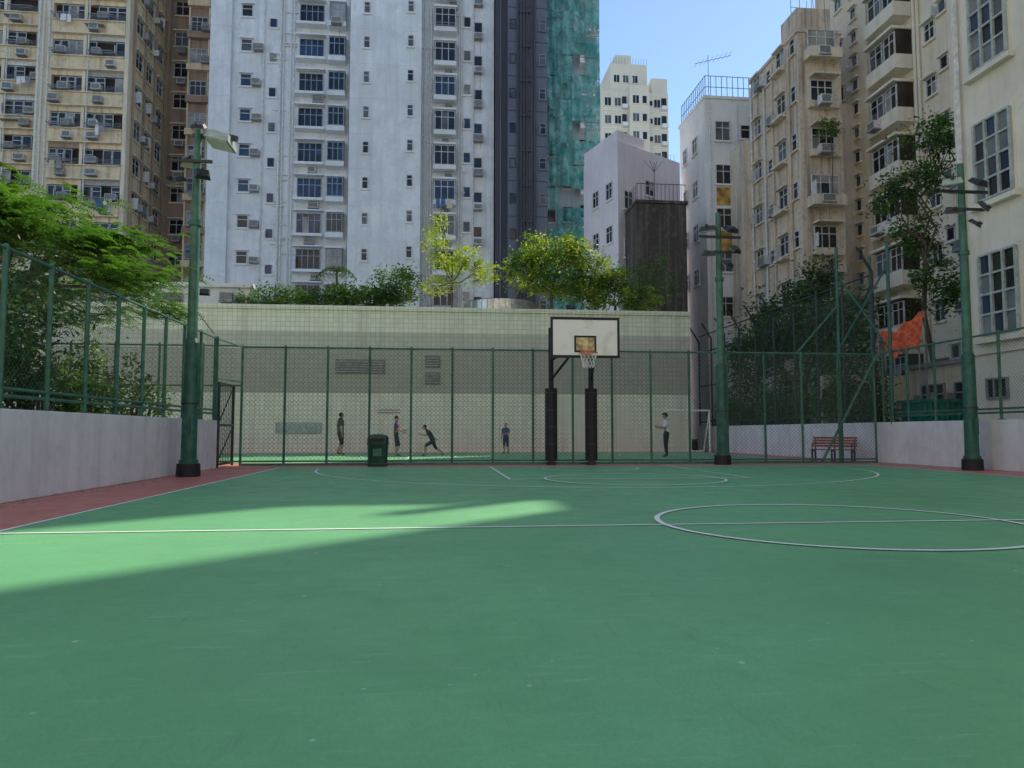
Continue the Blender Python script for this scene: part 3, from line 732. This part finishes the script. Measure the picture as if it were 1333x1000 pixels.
def tarp(name,p00,p10,p11,p01,mat,amp=.12,n=16):
    mb=MB(); P=[[None]*(n+1) for _ in range(n+1)]; a,b,c,d=map(Vector,(p00,p10,p11,p01))
    for i in range(n+1):
        for j in range(n+1):
            s=i/n; t=j/n; p=(a*(1-s)+b*s)*(1-t)+(d*(1-s)+c*s)*t
            p=p+Vector((0,0,-.5*amp*4*s*(1-s)*2+amp*math.sin(s*17+t*5)*.4+amp*.5*math.sin(t*13-s*7))); P[i][j]=p
    for i in range(n):
        for j in range(n): mb.face([P[i][j],P[i+1][j],P[i+1][j+1],P[i][j+1]],mat)
    mb.build(name,smooth=False)
TO=plain('orange_tarp',(.85,.13,.035),.6,0,.3); TG=plain('green_tarp',(.01,.22,.15),.6,0,.3)
tarp('orange_tarpaulin',(16.3,24.9,3.95),(17.2,24.3,4.0),(17.6,24.5,5.35),(16.5,25.6,4.75),TO,.2,22)
mb=MB()
for px,py,pz in ((16.3,24.9,3.95),(17.2,24.3,4.0),(17.6,24.5,5.35),(16.5,25.6,4.75)): mb.cyl((px,py,.5),(px,py,pz),.03,.03,STEEL,6)
mb.cyl((16.3,24.9,3.93),(17.2,24.3,3.98),.02,.02,STEEL,5); mb.build('tarpaulin_frame')
mb=MB(); mb.box(16.1,17.6,22.6,23.8,.5,1.95,TG); mb.box(16.0,17.7,22.5,23.9,1.95,2.05,TG)
for k in range(8): mb.cyl((16.1+k*.2,22.58,.5),(16.12+k*.2,22.57,1.95),.04,.03,TG,5)
mb.build('green_covered_crate')

# ------------------------------------------------------------ trees
BARK=plain('bark',(.13,.1,.07),.9)
LF_D=leaf_mat('leaf_dark',(.045,.10,.025),(.08,.16,.035),.3); LF_M=leaf_mat('leaf_mid',(.09,.18,.03),(.15,.28,.045),.4)
LF_Y=leaf_mat('leaf_yellow',(.34,.42,.05),(.48,.52,.09),.5); LF_B=leaf_mat('leaf_bright',(.075,.18,.025),(.14,.27,.045),.4)
def leaves(mb,c,r,n,size,mat,sub=14,sig=.28,flat=0.0,droop=0):
    k=mb.mi(mat); cs=[]
    for i in range(sub):
        while True:
            p=Vector((U(-1,1),U(-1,1),U(-1,1)))
            if .25<p.length<1: break
        cs.append((Vector((c[0]+p.x*r[0],c[1]+p.y*r[1],c[2]+p.z*r[2])),U(.5,1.3)))
    g=random.gauss
    for i in range(n):
        q,s=random.choice(cs); sg=sig*s
        x=q.x+g(0,sg*r[0]); y=q.y+g(0,sg*r[1]); z=q.z+g(0,sg*r[2]*(1-flat))
        d=Vector((g(0,1),g(0,1),g(0,.6)-droop)).normalized(); e=d.cross(Vector((g(0,1),g(0,1),g(0,1)))).normalized()
        l=size*U(.6,1.4); w=l*.42
        i0=len(mb.v); p=Vector((x,y,z))
        mb.v.extend([tuple(p-d*l*.5),tuple(p+e*w*.5),tuple(p+d*l*.5),tuple(p-e*w*.5)])
        mb.f.append((i0,i0+1,i0+2,i0+3)); mb.m.append(k)
def limb(mb,a,b,r0,r1,kink=.12,n=3):
    a=Vector(a); b=Vector(b); L0=(b-a).length; prev=a
    for i in range(1,n+1):
        t=i/n; p=a.lerp(b,t)
        if i<n: p=p+Vector((U(-1,1),U(-1,1),U(-.3,1)))*L0*kink
        mb.cyl(prev,p,r0+(r1-r0)*(i-1)/n,r0+(r1-r0)*t,BARK,7,False); prev=p
def tree(name,base,fork,clumps,n,size,mat,tr=.12,mat2=None,**kw):
    mb=MB(); limb(mb,base,fork,tr,tr*.7,.04,3)
    tot=sum(c[3]*c[4]*c[5] for c in clumps)
    for c in clumps:
        cc=(c[0],c[1],c[2]); limb(mb,fork,cc,tr*.5,tr*.12,.1,4)
        for k in range(5): limb(mb,Vector(fork).lerp(Vector(cc),U(.4,.9)),(cc[0]+U(-1,1)*c[3]*.8,cc[1]+U(-1,1)*c[4]*.8,cc[2]+U(-.6,1)*c[5]*.8),tr*.18,.01,.12,3)
        nn=int(n*c[3]*c[4]*c[5]/tot)
        if mat2:
            leaves(mb,cc,(c[3],c[4],c[5]),nn//2,size,mat,sub=9,**kw); leaves(mb,cc,(c[3],c[4],c[5]),nn//2,size,mat2,sub=9,**kw)
        else: leaves(mb,cc,(c[3],c[4],c[5]),nn,size,mat,**kw)
    return mb.build(name)
tree('terrace_tree',(5.9,37,6.7),(6.0,37,8.2),[(5.2,37,9.8,1.4,1.2,1.0),(6.8,37.2,10.3,1.2,1,.9),(8.1,37.2,9.5,1.2,1.1,.9),(6.4,36.8,8.6,1.7,1,.8),(4.2,37.1,9.1,.9,.9,.7),(7.4,37.5,11.1,.8,.7,.5),(4.9,37,10.9,.6,.6,.4)],8500,.19,LF_M,.11,LF_Y)
tree('terrace_tree',(9.3,37.3,6.7),(9.4,37.3,7.6),[(9.2,37,8.4,1.6,1.2,1.0),(10.6,37.3,8.0,1.1,1,.8),(7.6,36.8,7.8,1.1,1,.8)],5500,.19,LF_Y,.09,LF_M)
tree('terrace_tree',(.9,37.2,6.7),(.8,37.2,8.6),[(-.1,37.2,10.8,.7,.8,.7),(.5,37,9.7,1.0,.9,.6),(1.6,37.2,10.0,.8,.8,.6),(2.3,37.3,9.1,.8,.8,.6),(.1,37,8.4,.8,.8,.5),(.2,37.2,11.8,.4,.5,.4)],3200,.16,LF_Y,.08)
tree('terrace_shrub',(-3.2,36.6,6.7),(-3.2,36.6,7.2),[(-3.3,36.6,7.6,1.8,.9,.9),(-1.9,36.5,8.2,1.1,.8,1.0),(-4.6,36.6,7.5,1.0,.8,.6)],7500,.17,LF_D,.07,LF_M)
tree('terrace_shrub',(-7.2,36.6,6.7),(-7.2,36.6,7.0),[(-7.6,36.6,7.4,1.6,.8,.7),(-6.1,36.6,7.5,1.0,.8,.6),(-9.3,36.8,7.3,.8,.7,.4)],4500,.16,LF_M,.06,LF_D)
tree('terrace_tree',(11.5,38.3,6.7),(11.6,38.3,8.3),[(11.2,38.2,9.2,.9,.8,.9),(12.3,38.3,8.7,.7,.8,.9),(12.0,38.2,10.2,.6,.6,.6)],900,.16,LF_M,.07)
mb=MB(); limb(mb,(-5,37,6.7),(-5,37,9.2),.07,.05,.02)
for i in range(16):
    a=2*math.pi*i/16; 
    for s in range(7):
        t=s/7; p=Vector((-5+math.cos(a)*1.1*t,37+math.sin(a)*1.1*t,9.2+.5*t-1.2*t*t)); 
        d=Vector((-math.sin(a),math.cos(a),-.5))*.28
        for sgn in (1,-1):
            q=p+Vector((d.x*sgn,d.y*sgn,d.z)); mb.face([p,q,q+Vector((math.cos(a)*.05,math.sin(a)*.05,0)),p+Vector((math.cos(a)*.06,math.sin(a)*.06,0))],LF_D)
mb.build('palm_tree')

mb=MB(); base=(-10.5,18,1); fork=(-10.4,18,3.9); limb(mb,base,fork,.22,.17,.04)
kB=mb.mi(LF_B); kM=mb.mi(LF_M)
def spray(o,ang,Ln,drop,k):
    o=Vector(o); h=Vector((math.cos(ang),math.sin(ang),0)); sd=Vector((-h.y,h.x,0))
    n=7
    for i in range(n):
        t=(i+.5)/n; p=o+h*Ln*t+Vector((0,0,.12*t-drop*t*t)); w=.1*math.sin(math.pi*min(1,t*.8+.2))+.03
        for s in (1,-1):
            q=p+sd*s*w+Vector((0,0,-.03)); i0=len(mb.v); e=h*.018
            mb.v.extend([tuple(p-e),tuple(q-e*.7),tuple(q+e*1.3),tuple(p+e)]); mb.f.append((i0,i0+1,i0+2,i0+3)); mb.m.append(k)
tips=[]
for i in range(74):
    a=U(0,6.283); r=5.0*math.sqrt(R()); zz=7.35-(r*.38)-U(0,1.0)
    c=Vector((-11.7+math.cos(a)*r*1.0,19.0+math.sin(a)*r*1.3,zz)); tips.append((c,U(.3,.75)))
    if i%3==0: limb(mb,fork,c,.07,.02,.08,4)
for i in range(10500):
    c,s=random.choice(tips); p=c+Vector((random.gauss(0,s),random.gauss(0,s),random.gauss(0,.16)))
    out=math.atan2(p.y-19.0,p.x+11.7)+random.gauss(0,.9)
    spray(p,out,U(.25,.5),U(.15,.35),kB if R()<.7 else kM)
mb.build('flame_tree')
def row_shrub(name,x,y0,y1,z0,z1,n,mat,mat2,size=.14,dx=.7):
    mb=MB(); y=y0
    while y<y1:
        h=U(.55,1)*(z1-z0); xx=x+U(-.5,.5)
        for k in range(3): limb(mb,(xx,y,z0),(xx+U(-.4,.4),y+U(-.4,.4),z0+h*U(.6,1)),.035,.01,.1,3)
        leaves(mb,(xx,y,z0+h*.55),(dx,.7,h*.5),int(n*U(.5,1.2)),size,mat if R()<.6 else mat2,sub=12,sig=.25)
        y+=1.0
    return mb.build(name)
row_shrub('hedge',-7.8,8,15.6,1.05,4.8,1700,LF_D,LF_D,.13,.9)
row_shrub('hedge',-6.8,8,19.6,1.05,2.6,700,LF_D,LF_M,.12,.45)
row_shrub('hedge',-8.4,14.5,19.5,1.05,3.8,800,LF_D,LF_M,.13,.7)
row_shrub('hedge',-12.5,12,19.8,1.05,5.6,1500,LF_D,LF_D,.18,1.3)
tree('banyan_tree',(16.5,31,.4),(16.4,31,3),[(16,31.5,5.6,1.6,1.8,1.6),(16.2,29.2,4.6,1.4,1.5,1.7),(15.6,33.8,5.2,1.3,1.6,1.6),(16.6,27.8,5.4,1.3,1.3,1.1),(16.8,31,6.6,1.3,1.4,.9),(16.0,27.2,3.2,1.2,1.6,1.4),(15.8,35.5,4.2,1.0,1.3,1.6)],17000,.19,LF_D,.2)
row_shrub('hedge',15.2,24,38,.5,3.6,900,LF_D,LF_D,.15,.7)
row_shrub('creeper',14.5,22.6,36,1.2,3.0,500,LF_D,LF_M,.12,.3)
tree('wall_fig_tree',(21.6,29.6,.4),(21.4,29.6,8.5),[(21.4,30.2,9.6,1.0,1.1,1.2),(21.2,29.6,12.2,1.3,1.2,.9),(21.6,28.6,13.9,1.5,1.2,.8),(20.6,30.6,11.4,.9,.9,.6),(21.6,29.2,7.2,1.2,1.2,1.1)],6200,.2,LF_D,.13,LF_M)
tree('wall_fig_tree',(19.2,22.9,3.4),(19.3,22.8,4.6),[(19.4,22.8,6.8,1.0,1.0,.9),(19.2,22.2,5.2,.9,.9,.8),(19.8,23.2,8.2,.7,.7,.6)],2400,.18,LF_M,.08,LF_D)
tree('wall_fig_tree',(20.4,36.6,.4),(20.3,36.5,8.2),[(20.1,36.6,9.4,1.1,1.1,.9),(19.6,37,8.2,.9,.9,.7)],1600,.2,LF_D,.1)
tree('rooftop_shrub',(22.4,38.6,14),(22.3,38.4,17.6),[(22.2,38.5,18.3,.7,.6,.5)],400,.18,LF_M,.04)
# fallen leaves blown against the edges of the court
mb=MB(); FL=plain('dry_leaf',(.22,.13,.05),.9,0,.4,3)
for i in range(260):
    if R()<.6: x,y=XL+.05+abs(random.gauss(0,.35)),U(8,20)
    elif R()<.5: x,y=XR-.05-abs(random.gauss(0,.3)),U(10,21)
    else: x,y=U(-5,13),YF-.15-abs(random.gauss(0,.25))
    a=U(0,6.28); l=U(.02,.045); c,s=math.cos(a)*l,math.sin(a)*l
    mb.face([(x-c,y-s,.026),(x+s*.5,y-c*.5,.03),(x+c,y+s,.034),(x-s*.5,y+c*.5,.028)],FL)
mb.build('fallen_leaves')

# ------------------------------------------------------------ people
def person(name,loc,yaw,H,J={},shirt=(.05,.05,.06),pants=(.03,.03,.04),shorts=True,sleeve=True,hat=None,hair=(.015,.012,.01),wide=1.0):
    D=dict(pel=(0,0,.92),sp=(0,0,1.1),ch=(0,0,1.30),nk=(0,0,1.46),hb=(0,.015,1.53),
      sl=(-.17,0,1.39),el=(-.23,-.03,1.12),wl=(-.24,.05,.88),sr=(.17,0,1.39),er=(.23,-.03,1.12),wr=(.24,.05,.88),
      hl=(-.09,0,.88),kl=(-.1,.02,.48),al=(-.1,-.02,.08),tl=(-.12,.15,.035),hr=(.09,0,.88),kr=(.1,.02,.48),ar=(.1,-.02,.08),tr=(.12,.15,.035))
    D.update(J); s=H/1.72
    RAD=dict(pel=.14,sp=.13,ch=.15,nk=.06,hb=.055,sl=.078,el=.052,wl=.033,sr=.078,er=.052,wr=.033,hl=.105,kl=.072,al=.047,tl=.038,hr=.105,kr=.072,ar=.047,tr=.038)
    E=[('pel','sp'),('sp','ch'),('ch','nk'),('nk','hb'),('ch','sl'),('sl','el'),('el','wl'),('ch','sr'),('sr','er'),('er','wr'),('pel','hl'),('hl','kl'),('kl','al'),('al','tl'),('pel','hr'),('hr','kr'),('kr','ar'),('ar','tr')]
    ks=list(D); me=bpy.data.meshes.new('sk'); me.from_pydata([Vector(D[k]) for k in ks],[(ks.index(a),ks.index(b)) for a,b in E],[])
    ob=bpy.data.objects.new('sk',me); scene.collection.objects.link(ob)
    ob.modifiers.new('skin','SKIN'); sd=ob.modifiers.new('ss','SUBSURF'); sd.levels=1; sd.render_levels=1
    for i,k in enumerate(ks):
        sv=me.skin_vertices[0].data[i]; r=RAD[k]*wide
        sv.radius=(r*(1.15 if k in('ch','pel','sp') else 1),r*(.8 if k in('ch','sp') else 1)); sv.use_root=(k=='pel')
    dg=bpy.context.evaluated_depsgraph_get(); em=bpy.data.meshes.new_from_object(ob.evaluated_get(dg))
    bpy.data.objects.remove(ob)
    bm=bmesh.new(); bm.from_mesh(em)
    legs={('hl','kl'),('hr','kr')}; shin={('kl','al'),('kr','ar')}; foot={('al','tl'),('ar','tr')}
    arm_u={('sl','el'),('sr','er')}; arm_l={('el','wl'),('er','wr')}
    def segd(p,a,b):
        a=Vector(D[a]); b=Vector(D[b]); t=max(0,min(1,(p-a).dot(b-a)/max(1e-9,(b-a).length_squared))); return (p-a.lerp(b,t)).length,t
    for f in bm.faces:
        c=f.calc_center_median(); best=min(((segd(c,a,b)[0]-RAD[a]*.5,(a,b)) for a,b in E)); e=best[1]; t=segd(c,*e)[1]
        if e in legs: mi=2
        elif e in shin: mi=(2 if (not shorts or t<.15) else 0)
        elif e in foot: mi=3
        elif e in arm_u: mi=1 if (sleeve and t<.75) else 0
        elif e in arm_l: mi=0
        elif e==('nk','hb'): mi=0
        elif e==('pel','hl') or e==('pel','hr'): mi=2
        elif e==('pel','sp') and t<.15: mi=2
        else: mi=1
        f.material_index=mi; f.smooth=True
    hb=Vector(D['hb']); nk=Vector(D['nk']); up=(hb-nk).normalized(); hc=hb+up*.1
    def blob(c,r,mi,seg=14):
        g=bmesh.ops.create_uvsphere(bm,u_segments=seg,v_segments=seg-4,radius=1)
        vs=g['verts']
        for v in vs:
            v.co=Vector((v.co.x*r[0],v.co.y*r[1],v.co.z*r[2]))+c
        fs={f for v in vs for f in v.link_faces}
        for f in fs: f.material_index=mi; f.smooth=True
        return vs
    vs=blob(hc,(.078,.095,.118),0)
    for v in vs:
        d=v.co-hc
        if d.z<-.03: v.co.x-=d.x*.25*min(1,(-d.z-.03)/.08); 
    blob(hc+Vector((0,.098,-.012)),(.013,.02,.025),0,8)
    for sgn in (-1,1):
        blob(hc+Vector((sgn*.08,0,-.01)),(.012,.02,.03),0,8); blob(hc+Vector((sgn*.032,.083,.012)),(.013,.01,.008),5,8)
    blob(hc+Vector((0,.083,-.055)),(.025,.01,.007),6,8)
    blob(hc+Vector((0,-.022,.03)),(.088,.096,.105),4)
    if hat:
        blob(hc+Vector((0,-.005,.065)),(.095,.108,.07),7); blob(hc+Vector((0,.11,.055)),(.065,.07,.012),7)
    for w,e,sg in (('wl','el',-1),('wr','er',1)):
        W=Vector(D[w]); d=(W-Vector(D[e])).normalized(); side=d.cross(Vector((1,0,0))).normalized(); nrm=d.cross(side)
        rot=Matrix((side,nrm,d)).transposed()
        pv=blob(Vector((0,0,0)),(.042,.018,.05),0,8)
        for v in pv: v.co=W+rot@(v.co+Vector((0,0,.05)))
        def digit(o,dr,l,r):
            p=o; cur=dr.normalized()
            for k in range(3):
                q=p+cur*l/3; g=bmesh.ops.create_cone(bm,segments=6,radius1=r*(1-.12*k),radius2=r*(.88-.12*k),depth=l/3*1.1,cap_ends=True)
                m=cur.to_track_quat('Z','Y').to_matrix()
                for v in g['verts']: v.co=m@v.co+(p+q)/2
                for f in {f for v in g['verts'] for f in v.link_faces}: f.material_index=0
                p=q; cur=(cur+nrm*(-.3*sg)).normalized()
        for i,l in enumerate((.068,.078,.074,.058)):
            digit(W+d*.09+side*(.03-.02*i),d+side*(.12-.08*i),l,.009)
        digit(W+d*.035+side*.036,d*.6+side,.06,.011)
    for v in bm.verts: v.co*=s
    zmin=min(v.co.z for v in bm.verts)
    for v in bm.verts: v.co.z-=zmin
    out=bpy.data.meshes.new(name); bm.to_mesh(out); bm.free()
    skin=plain(name+'_skin',(.5,.3,.21),.55,0,.08)
    for m in (skin,plain(name+'_shirt',shirt,.9),plain(name+'_pants',pants,.9),plain(name+'_shoes',(.12,.12,.12),.7),plain(name+'_hair',hair,.7),M['black'],plain(name+'_lips',(.3,.1,.08),.5),plain(name+'_hat',hat or (0,0,0),.8)):
        out.materials.append(m)
    for p in out.polygons: p.material_index=min(p.material_index,7)
    o=bpy.data.objects.new(name,out); scene.collection.objects.link(o); o.location=(loc[0],loc[1],.012); o.rotation_euler=(0,0,math.radians(yaw))
    return o
person('man',(-3.95,31.3),-60,1.75,dict(wl=(-.2,.12,.86),kl=(-.12,.1,.5),al=(-.14,-.08,.1),tl=(-.15,.08,.04),er=(.25,-.08,1.13),wr=(.26,-.05,.88)),(.09,.075,.06),(.03,.03,.035),wide=1.1)
person('woman',(-1.55,29.6),-90,1.6,dict(el=(-.2,.12,1.15),wl=(-.14,.32,1.12),er=(.2,.1,1.14),wr=(.14,.3,1.05),kr=(.1,.12,.5),ar=(.1,.0,.1),tr=(.1,.17,.04)),(.16,.05,.16),(.03,.03,.05),wide=1.0)
person('boy_playing',(-.15,29.6),100,1.5,dict(pel=(0,-.08,.72),sp=(0,.0,.88),ch=(0,.13,1.05),nk=(0,.22,1.18),hb=(0,.27,1.24),sl=(-.17,.13,1.12),sr=(.17,.13,1.12),el=(-.24,.3,.95),wl=(-.2,.5,1.0),er=(.26,-.02,.92),wr=(.28,-.2,.8),
  hl=(-.09,-.08,.68),kl=(-.13,.28,.5),al=(-.14,.3,.08),tl=(-.14,.46,.035),hr=(.09,-.08,.68),kr=(.12,-.22,.38),ar=(.13,-.58,.14),tr=(.13,-.5,.03)),(.03,.03,.035),(.03,.035,.06),wide=1.05)
person('boy',(3.15,32.6),150,1.35,dict(el=(-.22,.05,1.15),wl=(-.12,.24,1.15),er=(.24,-.03,1.12),wr=(.27,.02,.88),kl=(-.13,.06,.48),al=(-.16,.0,.08),tl=(-.18,.15,.035)),(.05,.09,.2),(.03,.04,.1),wide=1.05)
person('man_in_cap',(8.85,27.4),75,1.68,dict(el=(-.22,.06,1.14),wl=(-.1,.3,1.2),er=(.22,.05,1.14),wr=(.1,.28,1.17)),(.85,.85,.85),(.015,.015,.018),shorts=False,hat=(.06,.06,.07),wide=1.15)
mb=MB()
for x in (10.9,13.1): mb.cyl((x,33.9,0),(x,33.9,2.0),.045,.045,M['white'],8); mb.cyl((x,33.9,1.98),(x,34.7,.05),.03,.03,M['white'],6)
mb.cyl((10.9,33.9,2.0),(13.1,33.9,2.0),.045,.045,M['white'],8); mb.cyl((10.9,34.7,.04),(13.1,34.7,.04),.03,.03,M['white'],6)
mb.build('goal_frame')

# ------------------------------------------------------------ light, sky, camera
EL=math.radians(45); AZ=math.radians(45)
S=Vector((math.cos(EL)*math.sin(AZ),math.cos(EL)*math.cos(AZ),math.sin(EL)))
sd=bpy.data.lights.new('sun','SUN'); sd.energy=5; sd.angle=math.radians(.5); sd.color=(1,.92,.78)
so=bpy.data.objects.new('sun',sd); scene.collection.objects.link(so); so.rotation_euler=S.to_track_quat('Z','Y').to_euler()
w=bpy.data.worlds.new('World'); scene.world=w; w.use_nodes=True; nt=w.node_tree
sk=nt.nodes.new('ShaderNodeTexSky'); sk.sky_type='NISHITA'; sk.sun_disc=False; sk.sun_elevation=EL; sk.sun_rotation=AZ
sk.air_density=1.0; sk.dust_density=.1; sk.ozone_density=3.0
nt.links.new(sk.outputs[0],nt.nodes['Background'].inputs[0]); nt.nodes['Background'].inputs[1].default_value=.2
cd=bpy.data.cameras.new('camera'); cd.sensor_width=36; cd.lens=25.65; cd.clip_end=3000; cd.clip_start=.05
co=bpy.data.objects.new('camera',cd); scene.collection.objects.link(co); co.location=(0,0,.95); co.rotation_euler=(math.radians(93.8),0,math.radians(-6))
scene.camera=co
